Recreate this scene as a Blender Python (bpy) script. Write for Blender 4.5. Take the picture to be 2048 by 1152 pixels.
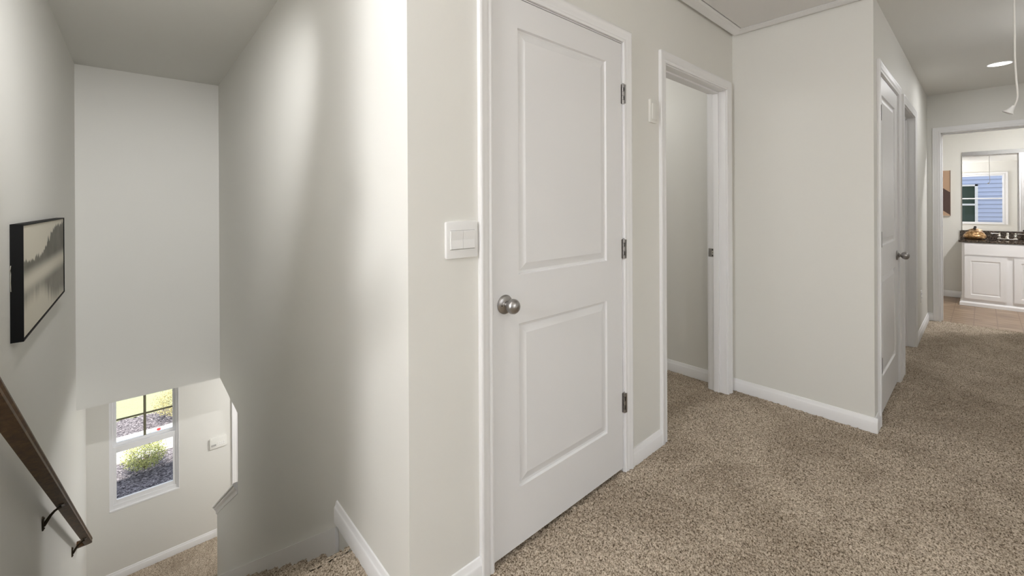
import bpy, bmesh, math, random
import numpy as np
from mathutils import Vector, Matrix, noise
random.seed(7); np.random.seed(7)
S = bpy.context.scene
for o in list(bpy.data.objects): bpy.data.objects.remove(o)
COL = S.collection
R = math.radians

# ------------------------------------------------------------------ camera
HC = 1.2791
cam = bpy.data.cameras.new('camera'); camo = bpy.data.objects.new('camera', cam); COL.objects.link(camo)
a_, b_, c_ = R(48.1469), R(-.0573), R(-.2737)
F_ = Vector((math.cos(a_)*math.cos(b_), math.sin(a_)*math.cos(b_), math.sin(b_)))
R0 = Vector((math.sin(a_), -math.cos(a_), 0)); U0 = R0.cross(F_)
R1 = R0*math.cos(c_) + U0*math.sin(c_); U1 = -R0*math.sin(c_) + U0*math.cos(c_)
camo.matrix_world = Matrix(((R1.x, U1.x, -F_.x, 0), (R1.y, U1.y, -F_.y, 0), (R1.z, U1.z, -F_.z, HC), (0, 0, 0, 1)))
cam.sensor_fit = 'HORIZONTAL'; cam.sensor_width = 36
cam.lens = 843.344/2048*36
cam.shift_x = (1024-1024.112)/2048; cam.shift_y = (410.173-576)/2048
cam.clip_start = .02; cam.clip_end = 200
S.camera = camo

# ------------------------------------------------------------------ world, sun, exposure
W = bpy.data.worlds.new('world'); S.world = W; W.use_nodes = True
wn = W.node_tree; wn.nodes.clear()
sky = wn.nodes.new('ShaderNodeTexSky'); sky.sky_type = 'NISHITA'; sky.sun_disc = False
sky.sun_elevation = R(60); sky.sun_rotation = R(180)
bg = wn.nodes.new('ShaderNodeBackground'); bg.inputs['Strength'].default_value = .42
wo = wn.nodes.new('ShaderNodeOutputWorld')
hs = wn.nodes.new('ShaderNodeHueSaturation'); hs.inputs['Saturation'].default_value = .45
wn.links.new(sky.outputs[0], hs.inputs['Color']); wn.links.new(hs.outputs[0], bg.inputs[0]); wn.links.new(bg.outputs[0], wo.inputs[0])
sl = bpy.data.lights.new('sun', 'SUN'); sl.energy = 9.0; sl.angle = R(.6); sl.color = (1, .96, .9)
so = bpy.data.objects.new('sun', sl); COL.objects.link(so)
so.rotation_euler = Vector((-.08, -.385, 1.0)).to_track_quat('Z', 'Y').to_euler()   # +Z of the lamp points at the sun
so.location = (0, 0, 12)
VS = S.view_settings
VS.view_transform = 'Standard'; VS.look = 'None'; VS.exposure = 0; VS.gamma = 1; VS.use_curve_mapping = False
S.cycles.max_bounces = 10; S.cycles.diffuse_bounces = 6
S.cycles.use_denoising = True; S.cycles.use_adaptive_sampling = True; S.cycles.adaptive_threshold = .02
S.cycles.sample_clamp_indirect = 6

WARM = (.985, .985, 1.0)
P1_W, P2_W, P3_W, HALL_W, BATH_W, CLOS_W, FOYER_W, BED_W, SPOT_W, SCON_W, P4_W = 18, 29, 90, 5.5, 32, 9.5, 41, 8, 205, 5, 6

# ------------------------------------------------------------------ materials
def new_mat(name):
    m = bpy.data.materials.new(name); m.use_nodes = True
    nt = m.node_tree; b = nt.nodes['Principled BSDF']
    return m, nt, b
def simple(name, col, rough=.5, metal=0, **kw):
    m, nt, b = new_mat(name)
    b.inputs['Base Color'].default_value = (*col, 1); b.inputs['Roughness'].default_value = rough
    b.inputs['Metallic'].default_value = metal
    for k, v in kw.items(): b.inputs[k].default_value = v
    return m
def add(nt, t, **kw):
    n = nt.nodes.new(t)
    for k, v in kw.items():
        if k in n.inputs.keys(): n.inputs[k].default_value = v
        else: setattr(n, k, v)
    return n
def ramp(nt, stops, interp='LINEAR'):
    n = nt.nodes.new('ShaderNodeValToRGB'); cr = n.color_ramp; cr.interpolation = interp
    while len(cr.elements) < len(stops): cr.elements.new(.5)
    for e, (p, c) in zip(cr.elements, stops):
        e.position = p; e.color = (*c, 1) if len(c) == 3 else c
    return n
def painted(name, col, rough, scale, strength, dist=.001):
    m, nt, b = new_mat(name)
    b.inputs['Base Color'].default_value = (*col, 1); b.inputs['Roughness'].default_value = rough
    tc = add(nt, 'ShaderNodeTexCoord'); no = add(nt, 'ShaderNodeTexNoise', Scale=scale, Detail=3.0)
    bp = add(nt, 'ShaderNodeBump', Strength=strength, Distance=dist)
    nt.links.new(tc.outputs['Object'], no.inputs['Vector']); nt.links.new(no.outputs['Fac'], bp.inputs['Height'])
    nt.links.new(bp.outputs[0], b.inputs['Normal'])
    return m
M = {}
M['wall'] = painted('wall_paint', (.715, .705, .665), .62, 90, .12)
M['ceil'] = painted('ceiling_paint', (.72, .712, .68), .8, 60, .2)
M['trim'] = painted('white_trim_paint', (.80, .795, .795), .38, 30, .03)
M['door'] = painted('white_door_paint', (.75, .745, .745), .42, 140, .06)
M['hatch'] = painted('textured_hatch_paint', (.74, .73, .72), .8, 160, .6, .003)
M['plastic'] = simple('white_plastic', (.78, .775, .765), .3)
M['plastic_shadow'] = simple('gap_shade_plastic', (.30, .29, .275), .5)
M['lcd'] = simple('grey_display', (.42, .41, .39), .25)
M['nickel'] = simple('brushed_nickel', (.37, .355, .345), .30, 1)
M['chrome'] = simple('polished_chrome', (.75, .72, .68), .12, 1)
M['dark_metal'] = simple('aged_bronze_metal', (.06, .045, .03), .35, .9)
M['black'] = simple('black_frame', (.003, .003, .003), .6, **{'Specular IOR Level': .15})
M['slot'] = simple('dark_slot', (.02, .02, .02), .6)
M['vinyl'] = simple('white_vinyl', (.80, .80, .81), .3)
M['muntin'] = simple('bronze_muntin', (.17, .16, .105), .5)
M['cab'] = simple('white_cabinet', (.86, .85, .855), .35)
M['concrete'] = painted('concrete_walk', (.62, .60, .56), .9, 30, .4, .003)
M['stem'] = simple('brown_stem', (.10, .065, .04), .8)
M['petal'] = simple('red_petal', (.65, .03, .03), .5)
M['cord'] = simple('white_cord', (.78, .76, .72), .6)
M['mirror'] = simple('silvered_mirror', (.93, .93, .93), .0, 1)
M['alu'] = simple('brushed_aluminium', (.34, .335, .33), .4, .7)
M['white_ext'] = simple('white_exterior_trim', (.82, .82, .82), .5)
M['dark_glass'] = simple('dark_reflective_pane', (.05, .075, .06), .03)
M['shingle'] = painted('asphalt_shingle', (.12, .11, .10), .9, 20, .5, .01)
M['front_door'] = simple('dark_front_door', (.08, .045, .03), .4)

def emit(name, col, s):
    m = bpy.data.materials.new(name); m.use_nodes = True; nt = m.node_tree; nt.nodes.clear()
    e = nt.nodes.new('ShaderNodeEmission'); e.inputs[0].default_value = (*col, 1); e.inputs[1].default_value = s
    o = nt.nodes.new('ShaderNodeOutputMaterial'); nt.links.new(e.outputs[0], o.inputs[0]); return m
M['lens'] = emit('lamp_lens', (1, .98, .94), 4.0)

def m_glass():
    m, nt, b = new_mat('window_glass')
    b.inputs['Base Color'].default_value = (.96, .98, .97, 1); b.inputs['Roughness'].default_value = 0
    b.inputs['Transmission Weight'].default_value = 1; b.inputs['IOR'].default_value = 1.02
    return m
M['glass'] = m_glass()

def m_carpet():
    m, nt, b = new_mat('beige_brown_carpet')
    L = nt.links; tc = add(nt, 'ShaderNodeTexCoord')
    n1 = add(nt, 'ShaderNodeTexNoise', Scale=165.0, Detail=3.0, Roughness=.7)
    n2 = add(nt, 'ShaderNodeTexNoise', Scale=2.6, Detail=4.0, Roughness=.6, Distortion=.6)
    L.new(tc.outputs['Object'], n1.inputs['Vector']); L.new(tc.outputs['Object'], n2.inputs['Vector'])
    r1 = ramp(nt, [(.34, (.062, .043, .028)), (.43, (.26, .207, .150)), (.52, (.52, .44, .347)), (.68, (.70, .61, .505))])
    L.new(n1.outputs['Fac'], r1.inputs[0])
    r2 = ramp(nt, [(.36, (.83, .81, .79)), (.64, (1.11, 1.11, 1.11))])
    L.new(n2.outputs['Fac'], r2.inputs[0])
    mx = add(nt, 'ShaderNodeMix', data_type='RGBA', blend_type='MULTIPLY'); mx.inputs[0].default_value = 1
    L.new(r1.outputs[0], mx.inputs[6]); L.new(r2.outputs[0], mx.inputs[7])
    L.new(mx.outputs[2], b.inputs['Base Color'])
    bp = add(nt, 'ShaderNodeBump', Strength=.9, Distance=.006); L.new(n1.outputs['Fac'], bp.inputs['Height'])
    L.new(bp.outputs[0], b.inputs['Normal']); b.inputs['Roughness'].default_value = 1
    b.inputs['Specular IOR Level'].default_value = .1
    return m
M['carpet'] = m_carpet()

def m_wood():
    m, nt, b = new_mat('dark_stained_wood'); L = nt.links
    tc = add(nt, 'ShaderNodeTexCoord'); mp = add(nt, 'ShaderNodeMapping'); mp.inputs['Scale'].default_value = (3, .6, 3)
    n = add(nt, 'ShaderNodeTexNoise', Scale=14.0, Detail=6.0, Roughness=.6)
    r = ramp(nt, [(.3, (.040, .018, .006)), (.6, (.110, .058, .021)), (.8, (.17, .098, .040))])
    L.new(tc.outputs['Object'], mp.inputs[0]); L.new(mp.outputs[0], n.inputs['Vector']); L.new(n.outputs['Fac'], r.inputs[0])
    L.new(r.outputs[0], b.inputs['Base Color']); b.inputs['Roughness'].default_value = .5; b.inputs['Specular IOR Level'].default_value = .3
    b.inputs['Coat Weight'].default_value = .0
    return m
M['wood'] = m_wood()

def m_granite():
    m, nt, b = new_mat('dark_brown_granite'); L = nt.links
    tc = add(nt, 'ShaderNodeTexCoord'); n = add(nt, 'ShaderNodeTexVoronoi', Scale=170.0)
    n2 = add(nt, 'ShaderNodeTexNoise', Scale=60.0, Detail=4.0)
    L.new(tc.outputs['Object'], n.inputs['Vector']); L.new(tc.outputs['Object'], n2.inputs['Vector'])
    r = ramp(nt, [(.0, (.008, .006, .005)), (.35, (.03, .022, .017)), (.6, (.12, .085, .06)), (.85, (.26, .22, .18))])
    mt = add(nt, 'ShaderNodeMath', operation='MULTIPLY'); L.new(n.outputs['Color'], mt.inputs[0]); L.new(n2.outputs['Fac'], mt.inputs[1])
    m2 = add(nt, 'ShaderNodeMath', operation='MULTIPLY'); m2.inputs[1].default_value = 1.5
    L.new(mt.outputs[0], m2.inputs[0]); L.new(m2.outputs[0], r.inputs[0])
    L.new(r.outputs[0], b.inputs['Base Color']); b.inputs['Roughness'].default_value = .08
    return m
M['granite'] = m_granite()

def m_tile():
    m, nt, b = new_mat('tan_ceramic_tile'); L = nt.links
    tc = add(nt, 'ShaderNodeTexCoord'); mp = add(nt, 'ShaderNodeMapping'); mp.inputs['Location'].default_value = (-.02, .1, 0)
    br = add(nt, 'ShaderNodeTexBrick', Scale=1.0); br.offset = 0
    br.inputs['Brick Width'].default_value = .333; br.inputs['Row Height'].default_value = .1667
    br.inputs['Mortar Size'].default_value = .0035; br.inputs['Mortar'].default_value = (.20, .13, .085, 1)
    n = add(nt, 'ShaderNodeTexNoise', Scale=7.0, Detail=5.0); mp2 = add(nt, 'ShaderNodeMapping'); mp2.inputs['Scale'].default_value = (3.6, .5, 1)
    r = ramp(nt, [(.3, (.15, .095, .06)), (.5, (.29, .20, .13)), (.7, (.42, .32, .23))])
    L.new(tc.outputs['Object'], mp2.inputs[0]); L.new(mp2.outputs[0], n.inputs['Vector']); L.new(n.outputs['Fac'], r.inputs[0])
    L.new(tc.outputs['Object'], mp.inputs[0]); L.new(mp.outputs[0], br.inputs['Vector'])
    L.new(r.outputs[0], br.inputs['Color1']); L.new(r.outputs[0], br.inputs['Color2'])
    L.new(br.outputs['Color'], b.inputs['Base Color']); b.inputs['Roughness'].default_value = .35
    return m
M['tile'] = m_tile()

def m_ground(name, stops, scale, bump, rough=1):
    m, nt, b = new_mat(name); L = nt.links
    tc = add(nt, 'ShaderNodeTexCoord'); n = add(nt, 'ShaderNodeTexNoise', Scale=scale, Detail=6.0, Roughness=.75)
    r = ramp(nt, stops); L.new(tc.outputs['Object'], n.inputs['Vector']); L.new(n.outputs['Fac'], r.inputs[0])
    L.new(r.outputs[0], b.inputs['Base Color']); b.inputs['Roughness'].default_value = rough
    bp = add(nt, 'ShaderNodeBump', Strength=1.0, Distance=bump); L.new(n.outputs['Fac'], bp.inputs['Height']); L.new(bp.outputs[0], b.inputs['Normal'])
    return m
M['mulch'] = m_ground('brown_mulch', [(.36, (.022, .018, .022)), (.5, (.15, .13, .14)), (.64, (.46, .42, .43))], 34, .02)
M['grass'] = m_ground('sunlit_lawn', [(.3, (.28, .31, .17)), (.7, (.42, .43, .27))], 60, .02)
M['dirt'] = m_ground('outdoor_soil', [(.3, (.16, .13, .09)), (.7, (.30, .26, .18))], 8, .02)
M['leaf'] = m_ground('pale_green_leaf', [(.3, (.22, .25, .06)), (.7, (.50, .50, .20))], 5, .001, .6)
M['leaf2'] = m_ground('olive_leaf', [(.3, (.25, .20, .08)), (.7, (.48, .44, .20))], 5, .001, .6)
M['siding'] = simple('blue_lap_siding', (.50, .56, .74), .6)

def m_gold():
    m, nt, b = new_mat('antique_gold_ceramic'); L = nt.links
    tc = add(nt, 'ShaderNodeTexCoord'); n = add(nt, 'ShaderNodeTexNoise', Scale=45.0, Detail=3.0)
    r = ramp(nt, [(.35, (.20, .10, .04)), (.6, (.55, .34, .16)), (.75, (.80, .60, .36))])
    L.new(tc.outputs['Object'], n.inputs['Vector']); L.new(n.outputs['Fac'], r.inputs[0]); L.new(r.outputs[0], b.inputs['Base Color'])
    b.inputs['Metallic'].default_value = .7; b.inputs['Roughness'].default_value = .3
    return m
M['gold'] = m_gold()
M['darkglaze'] = simple('dark_glaze', (.03, .022, .02), .25)
M['tan'] = simple('tan_paint', (.44, .29, .19), .6)
M['brownpaint'] = simple('dark_brown_paint', (.075, .042, .032), .6)
M['lightwood'] = simple('pale_wood_edge', (.62, .50, .38), .5)

def m_lake():
    """misty lake print: u = 0..1 along the wall (object x), v = 0..1 up (object z)"""
    m, nt, b = new_mat('misty_lake_print'); L = nt.links
    def mth(op, a, bb=None, c=None):
        n = nt.nodes.new('ShaderNodeMath'); n.operation = op
        for i, v in enumerate((a, bb, c)):
            if v is None: continue
            if isinstance(v, (int, float)): n.inputs[i].default_value = v
            else: L.new(v, n.inputs[i])
        return n.outputs[0]
    def sm(x, lo, hi):
        n = nt.nodes.new('ShaderNodeMapRange'); n.interpolation_type = 'SMOOTHSTEP'
        L.new(x, n.inputs[0]); n.inputs[1].default_value = lo; n.inputs[2].default_value = hi; return n.outputs[0]
    tc = add(nt, 'ShaderNodeTexCoord'); sp = add(nt, 'ShaderNodeSeparateXYZ'); L.new(tc.outputs['Object'], sp.inputs[0])
    u = mth('DIVIDE', sp.outputs['X'], 1.28); v = mth('DIVIDE', sp.outputs['Z'], .44)
    def n1d(scale, detail):
        n = nt.nodes.new('ShaderNodeTexNoise'); n.noise_dimensions = '1D'; n.inputs['Scale'].default_value = scale
        n.inputs['Detail'].default_value = detail; L.new(u, n.inputs['W']); return n.outputs['Fac']
    hill = mth('ADD', mth('MULTIPLY', sm(u, .30, .72), .26), mth('MULTIPLY', sm(u, .70, .95), .05))
    jag = mth('MULTIPLY', mth('SUBTRACT', n1d(26, 5), .5), .16)
    big = mth('MULTIPLY', mth('SUBTRACT', n1d(6, 1), .5), .12)
    top = mth('ADD', mth('ADD', mth('ADD', hill, .17), jag), big)
    d = mth('SUBTRACT', v, .49)
    inabove = mth('SUBTRACT', 1.0, sm(mth('SUBTRACT', d, top), -.012, .014))
    up = mth('MULTIPLY', inabove, sm(d, .0, .14))
    low = mth('MULTIPLY', mth('SUBTRACT', 1.0, sm(mth('SUBTRACT', mth('MULTIPLY', d, -1.0), top), -.12, .10)), sm(mth('MULTIPLY', d, -1.0), .02, .16))
    dark = mth('MAXIMUM', up, mth('MULTIPLY', low, .85))
    no = add(nt, 'ShaderNodeTexNoise', Scale=5.0, Detail=4.0); L.new(tc.outputs['Object'], no.inputs['Vector'])
    dk = mth('MULTIPLY', dark, mth('ADD', .72, mth('MULTIPLY', no.outputs['Fac'], .4)))
    mx = add(nt, 'ShaderNodeMix', data_type='RGBA'); L.new(dk, mx.inputs[0])
    mx.inputs[6].default_value = (.60, .56, .46, 1); mx.inputs[7].default_value = (.060, .054, .036, 1)
    L.new(mx.outputs[2], b.inputs['Base Color']); b.inputs['Roughness'].default_value = .55
    return m
M['lake'] = m_lake()

# ------------------------------------------------------------------ mesh helpers
class MB:
    def __init__(s): s.v = []; s.f = []; s.mi = []; s.mats = []
    def _m(s, mat):
        if mat not in s.mats: s.mats.append(mat)
        return s.mats.index(mat)
    def poly(s, pts, mat=None):
        i = len(s.v); s.v += [tuple(p) for p in pts]; s.f.append(tuple(range(i, i+len(pts)))); s.mi.append(s._m(mat)); return s
    def box(s, x0, y0, z0, x1, y1, z1, mat=None):
        x0, x1 = min(x0, x1), max(x0, x1); y0, y1 = min(y0, y1), max(y0, y1); z0, z1 = min(z0, z1), max(z0, z1)
        i = len(s.v)
        s.v += [(x, y, z) for z in (z0, z1) for y in (y0, y1) for x in (x0, x1)]
        k = s._m(mat)
        for f in ((0, 2, 3, 1), (4, 5, 7, 6), (0, 1, 5, 4), (2, 6, 7, 3), (0, 4, 6, 2), (1, 3, 7, 5)):
            s.f.append(tuple(i+j for j in f)); s.mi.append(k)
        return s
    def grid(s, rows, close_u=False, cap=False, mat=None):
        """rows: list of equal-length point rings"""
        i = len(s.v); n = len(rows[0]); k = s._m(mat)
        for r in rows: s.v += [tuple(p) for p in r]
        for a in range(len(rows)-1):
            for b in range(n if close_u else n-1):
                c = (b+1) % n
                s.f.append((i+a*n+b, i+a*n+c, i+(a+1)*n+c, i+(a+1)*n+b)); s.mi.append(k)
        if cap:
            s.f.append(tuple(i+j for j in range(n))[::-1]); s.mi.append(k)
            s.f.append(tuple(i+(len(rows)-1)*n+j for j in range(n))); s.mi.append(k)
        return s
    def tube(s, pts, r, n=10, mat=None, sx=1, cap=True):
        P = [Vector(p) for p in pts]; rows = []
        rr = r if isinstance(r, (list, tuple)) else [r]*len(P)
        prev = None
        for j, p in enumerate(P):
            t = (P[min(j+1, len(P)-1)] - P[max(j-1, 0)]).normalized()
            ref = prev if prev else (Vector((0, 0, 1)) if abs(t.z) < .9 else Vector((1, 0, 0)))
            e1 = (ref - t*ref.dot(t)).normalized(); e2 = t.cross(e1); prev = e1
            rows.append([p + e1*rr[j]*math.cos(2*math.pi*k/n) + e2*rr[j]*sx*math.sin(2*math.pi*k/n) for k in range(n)])
        return s.grid(rows, True, cap, mat)
    def lathe(s, prof, c, axis, n=32, mat=None, flute=None):
        """prof: (radius, distance along axis)"""
        ax = Vector(axis).normalized(); c = Vector(c)
        e1 = ax.orthogonal().normalized(); e2 = ax.cross(e1); rows = []
        for (r, d) in prof:
            rows.append([c + ax*d + (e1*math.cos(2*math.pi*k/n) + e2*math.sin(2*math.pi*k/n))*(r*(1+(flute(k/n, d) if flute else 0))) for k in range(n)])
        return s.grid(rows, True, True, mat)
    def build(s, name, mat=None, parent=None, smooth=None, mtx=None, bevel=None):
        me = bpy.data.meshes.new(name); me.from_pydata(s.v, [], s.f)
        for m in s.mats: me.materials.append(m or mat)
        me.polygons.foreach_set('material_index', s.mi)
        bm = bmesh.new(); bm.from_mesh(me); bmesh.ops.recalc_face_normals(bm, faces=bm.faces); bm.to_mesh(me); bm.free()
        o = bpy.data.objects.new(name, me); COL.objects.link(o)
        if smooth is not None:
            me.polygons.foreach_set('use_smooth', [True]*len(me.polygons)); me.set_sharp_from_angle(angle=R(smooth))
        if bevel:
            md = o.modifiers.new('bevel', 'BEVEL'); md.width = bevel; md.segments = 2; md.limit_method = 'ANGLE'; md.angle_limit = R(50)
        if parent: o.parent = parent
        if mtx is not None: o.matrix_local = mtx
        return o
def struct(o, label=None):
    o['kind'] = 'structure'
    if label: o['label'] = label
    return o
def thing(o, label, cat, group=None, kind=None):
    o['label'] = label; o['category'] = cat
    if group: o['group'] = group
    if kind: o['kind'] = kind
    return o
def empty(name, loc=(0, 0, 0), rz=0):
    o = bpy.data.objects.new(name, None); COL.objects.link(o); o.location = loc; o.rotation_euler = (0, 0, rz); o.empty_display_size = .05
    return o

# ------------------------------------------------------------------ dimensions (m)
xSL, xSR, yA, xB, yC, xD = -.359, .609, 1.147, 3.066, .404, 6.448
yH, zH, yO, yW, zL = 4.92, -.38, 3.995, 5.80, -2.457
T = .115; H = 2.44; BH = .083; BT = .014
RISE, RUN, Y0 = .189, .268, 1.60

# ------------------------------------------------------------------ walls, floors, ceilings
def walls(name, boxes, label=None, mat='wall'):
    m = MB()
    for b in boxes: m.box(*b)
    return struct(m.build(name, M[mat]), label)
D1 = (.934, 1.734, 2.045)      # door 1 opening x0,x1,top
O2 = (2.140, 2.950, 2.034)     # cased opening in the same wall
walls('wall_back', [
    (xSR, yA, 0, D1[0]-.004, yA+T, H), (D1[0]-.004, yA, D1[2]+.004, D1[1]+.004, yA+T, H), (D1[1]+.004, yA, 0, O2[0]-.018, yA+T, H),
    (O2[0]-.018, yA, O2[2]+.018, O2[1]+.018, yA+T, H), (O2[1]+.018, yA, 0, xB, yA+T, H),
    (-1.72, yA, 0, xSL-T, yA+T, H)], 'greige hallway wall holding the large white panel door and the narrow doorway')
walls('wall_centre', [(xB, yC+T, 0, xB+T, 3.3, H)], 'greige wall between the narrow doorway and the hall corner')
D3 = (3.232, 4.046, 2.040); O4 = (4.330, 5.130, 2.028)
walls('wall_hall', [
    (xB, yC, 0, D3[0]-.004, yC+T, H), (D3[0]-.004, yC, D3[2]+.004, D3[1]+.004, yC+T, H), (D3[1]+.004, yC, 0, O4[0]-.018, yC+T, H),
    (O4[0]-.018, yC, O4[2]+.018, O4[1]+.018, yC+T, H), (O4[1]+.018, yC, 0, xD, yC+T, H)], 'greige wall along the narrow hall')
OB = (-.360, .300, 2.022)      # bath opening y0,y1,top
walls('wall_bath_front', [
    (xD, OB[1]+.018, 0, xD+T, 2.6, H), (xD, OB[0]-.018, OB[2]+.018, xD+T, OB[1]+.018, H), (xD, -1.3, 0, xD+T, OB[0]-.018, H)], 'greige wall around the bathroom doorway')
walls('wall_bath_back', [(8.27, -1.3, 0, 8.385, 1.2, H)], 'greige bathroom wall behind the mirror')
walls('wall_bath_left', [(xD+T, 1.0, 0, 8.27, 1.115, H)])
walls('wall_bath_right', [(xD+T, -1.3, 0, 8.27, -1.185, H)])
walls('wall_hall_right', [(2.7, -.90, 0, xD, -.785, H)])
walls('wall_loft_right', [(2.7, -3.2, 0, 2.815, -.90, H)])
W2 = (-.410, .560, .655, 2.075)   # loft window y0,y1,z0,z1 on x=-1.6
walls('wall_loft_left', [
    (-1.72, -3.3, 0, -1.6, W2[0], H), (-1.72, W2[1], 0, -1.6, yA, H), (-1.72, W2[0], 0, -1.6, W2[1], W2[2]), (-1.72, W2[0], W2[3], -1.6, W2[1], H)])
W3 = (.1, 1.9, .60, 2.08)  # opening for the added rear window
walls('wall_loft_rear', [
    (-1.6, -3.32, 0, W3[0], -3.2, H), (W3[1], -3.32, 0, 2.815, -3.2, H), (W3[0], -3.32, 0, W3[1], -3.2, W3[2]), (W3[0], -3.32, W3[3], W3[1], -3.2, H)])
walls('wall_left', [(xSL-T, yA, -2.6, xSL, yW, H)], 'greige stairwell wall with the picture and handrail')
# right stair wall with its knee wall cut
kz = lambda y: -.862 - .683*(y-3.84)
m = MB()
prof = [(yA+T, -2.6), (yA+T, H), (yH+T, H), (yH+T, zH), (yO, zH), (yO, kz(yO)), (5.165, kz(5.165)), (5.165, -2.6)]
A_ = [(xSR, y, z) for y, z in prof]; B_ = [(xSR+T, y, z) for y, z in prof]
m.poly(A_); m.poly(B_)
for i in range(len(prof)):
    j = (i+1) % len(prof); m.poly([A_[i], A_[j], B_[j], B_[i]])
struct(m.build('wall_right', M['wall']), 'greige stairwell wall stepping down to a sloped half wall')
walls('wall_far', [(xSL, yH, zH, xSR, yH+T, H)], 'greige wall hanging over the foot of the stairs')
W1 = (-.198, .351, -1.772, -.47)
FD = (.890, 1.80, -.435)
walls('wall_front', [
    (xSL-T, yW, -2.6, W1[0], yW+.15, zH), (W1[0], yW, -2.6, W1[1], yW+.15, W1[2]), (W1[0], yW, W1[3], W1[1], yW+.15, zH),
    (W1[1], yW, -2.6, FD[0]-.018, yW+.15, zH), (FD[0]-.018, yW, FD[2]+.018, FD[1]+.018, yW+.15, zH), (FD[1]+.018, yW, -2.6, 2.7, yW+.15, zH)],
    'greige downstairs wall around the small window')
walls('wall_foyer', [(2.6, 3.9, -2.6, 2.7, yW, zH), (xSR+T, 3.88, -2.6, 2.6, 3.995, zH)])
walls('wall_closet', [(1.78, yA+T, 0, 1.88, 3.3, H), (1.78, 3.2, 0, xB, 3.3, H)])
walls('wall_bedroom', [(xB+T, 2.5, 0, xD, 2.6, H)])
# ceilings
m = MB(); m.box(-1.72, -3.32, H, 8.385, yH+T, H+.10)
struct(m.build('ceiling', M['ceil']), 'flat greige ceiling over the upper floor')
m = MB(); m.box(xSL, yH+T, zH, xSR+T, yW, zH+.1).box(xSL, yH+.001, zH+.0005, xSR, yH+T, zH+.05).box(xSR+T, yO, zH, 2.6, yW, zH+.1)
struct(m.build('ceiling_foyer', M['ceil']))
m = MB(); m.box(-2.0, -3.8, 2.56, 8.7, 5.98, 2.68); m.poly([(-2, 5.98, 2.68), (3.4, 5.98, 4.2), (8.7, 5.98, 2.68)]); m.poly([(-2, -3.8, 2.68), (3.4, -3.8, 4.2), (8.7, -3.8, 2.68)])
m.poly([(-2, 5.98, 2.68), (3.4, 5.98, 4.2), (3.4, -3.8, 4.2), (-2, -3.8, 2.68)]); m.poly([(8.7, 5.98, 2.68), (3.4, 5.98, 4.2), (3.4, -3.8, 4.2), (8.7, -3.8, 2.68)])
m.box(xSL-T, yW+.02, zH, 8.4, yW+.15, 2.56); m.box(2.7, -3.3, -2.6, 2.72, yW+.15, -.32)
struct(m.build('roof', M['shingle']))

# carpet: a displaced sheet, fine where the camera is near
def sheet(mb, x0, x1, y0, y1, step, z=0., amp=.0035, X=None, Y=None):
    if X is None:
        nx = max(1, int(round((x1-x0)/step))); ny = max(1, int(round((y1-y0)/step)))
        X = np.linspace(x0, x1, nx+1); Y = np.linspace(y0, y1, ny+1)
    nx, ny = len(X)-1, len(Y)-1
    h = np.random.normal(0, 1, (ny+1, nx+1)); h = (h + np.roll(h, 1, 0) + np.roll(h, 1, 1))/1.7
    zz = z + np.clip(h, -1.6, 1.6)*amp
    i = len(mb.v)
    mb.v += [(X[b], Y[a], zz[a, b]) for a in range(ny+1) for b in range(nx+1)]
    k = mb._m(None)
    w = nx+1
    mb.f += [(i+a*w+b, i+a*w+b+1, i+(a+1)*w+b+1, i+(a+1)*w+b) for a in range(ny) for b in range(nx)]
    mb.mi += [k]*(nx*ny)
m = MB()
def seg(*spans):
    return np.unique(np.concatenate([np.linspace(a, b, max(2, int(round((b-a)/st))+1)) for a, b, st in spans]).round(5))
sheet(m, 0, 0, 0, 0, 0, 0, .0035, seg((-1.6, .3, .03), (.3, 3.3, .006), (3.3, 6.5, .012)), seg((-3.2, -.9, .06), (-.9, 0, .010), (0, 1.2, .006)))
sheet(m, 1.88, 3.066, 1.185, 3.2, .010)
sheet(m, xSL, xSR, 1.187, Y0-.03, .006)
sheet(m, 3.18, 6.45, .44, 2.5, .03)
m.box(-1.72, -3.3, -.30, 6.5, yA+T, -.012); m.box(xSL, yA+T, -.3, xSR, Y0-.02, -.012)
m.box(xSR+T, yA+T, -.30, 6.5, 3.99, -.012)
fl = struct(m.build('floor', M['carpet'], smooth=80), 'mottled beige brown cut pile carpet across the landing and hall')
m = MB(); sheet(m, xSL, xSR, 4.70, yW, .008, zL, .003); sheet(m, xSR, 2.6, 5.165, yW, .012, zL, .003); sheet(m, xSR+T, 2.6, yO, 5.165, .03, zL, .003)
m.box(xSL, 1.3, -2.62, 2.6, yW, zL-.012)
struct(m.build('floor_downstairs', M['carpet'], smooth=80), 'shaded brown carpet at the foot of the stairs')
m = MB(); m.box(6.485, -1.2, -.3, 8.27, 1.0, -.001)
struct(m.build('floor_bath', M['tile']), 'tan tiled bathroom floor')

# ------------------------------------------------------------------ staircase
def stair_profile():
    pts = []
    rn = .022
    y = Y0; z = 0.
    pts.append((Y0-.03, 0.))
    for k in range(13):
        # rounded nosing at (y,z), small undercut, riser down, tread out
        for a in np.linspace(90, -60, 7):
            pts.append((y-rn+rn*math.cos(R(a))+.004, z-rn+rn*math.sin(R(a))))
        pts.append((y-.012, z-.055))
        zn = z-RISE
        nsub = 6
        for t in np.linspace(.45, 1, nsub-2): pts.append((y-.014, z-.055+(zn-z+.055)*t))
        if k < 12:
            for t in np.linspace(.12, .86, 12): pts.append((y-.014+RUN*t, zn))
        y += RUN; z = zn
    pts.append((y-RUN+.1, z))
    return pts
PR = stair_profile()
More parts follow.
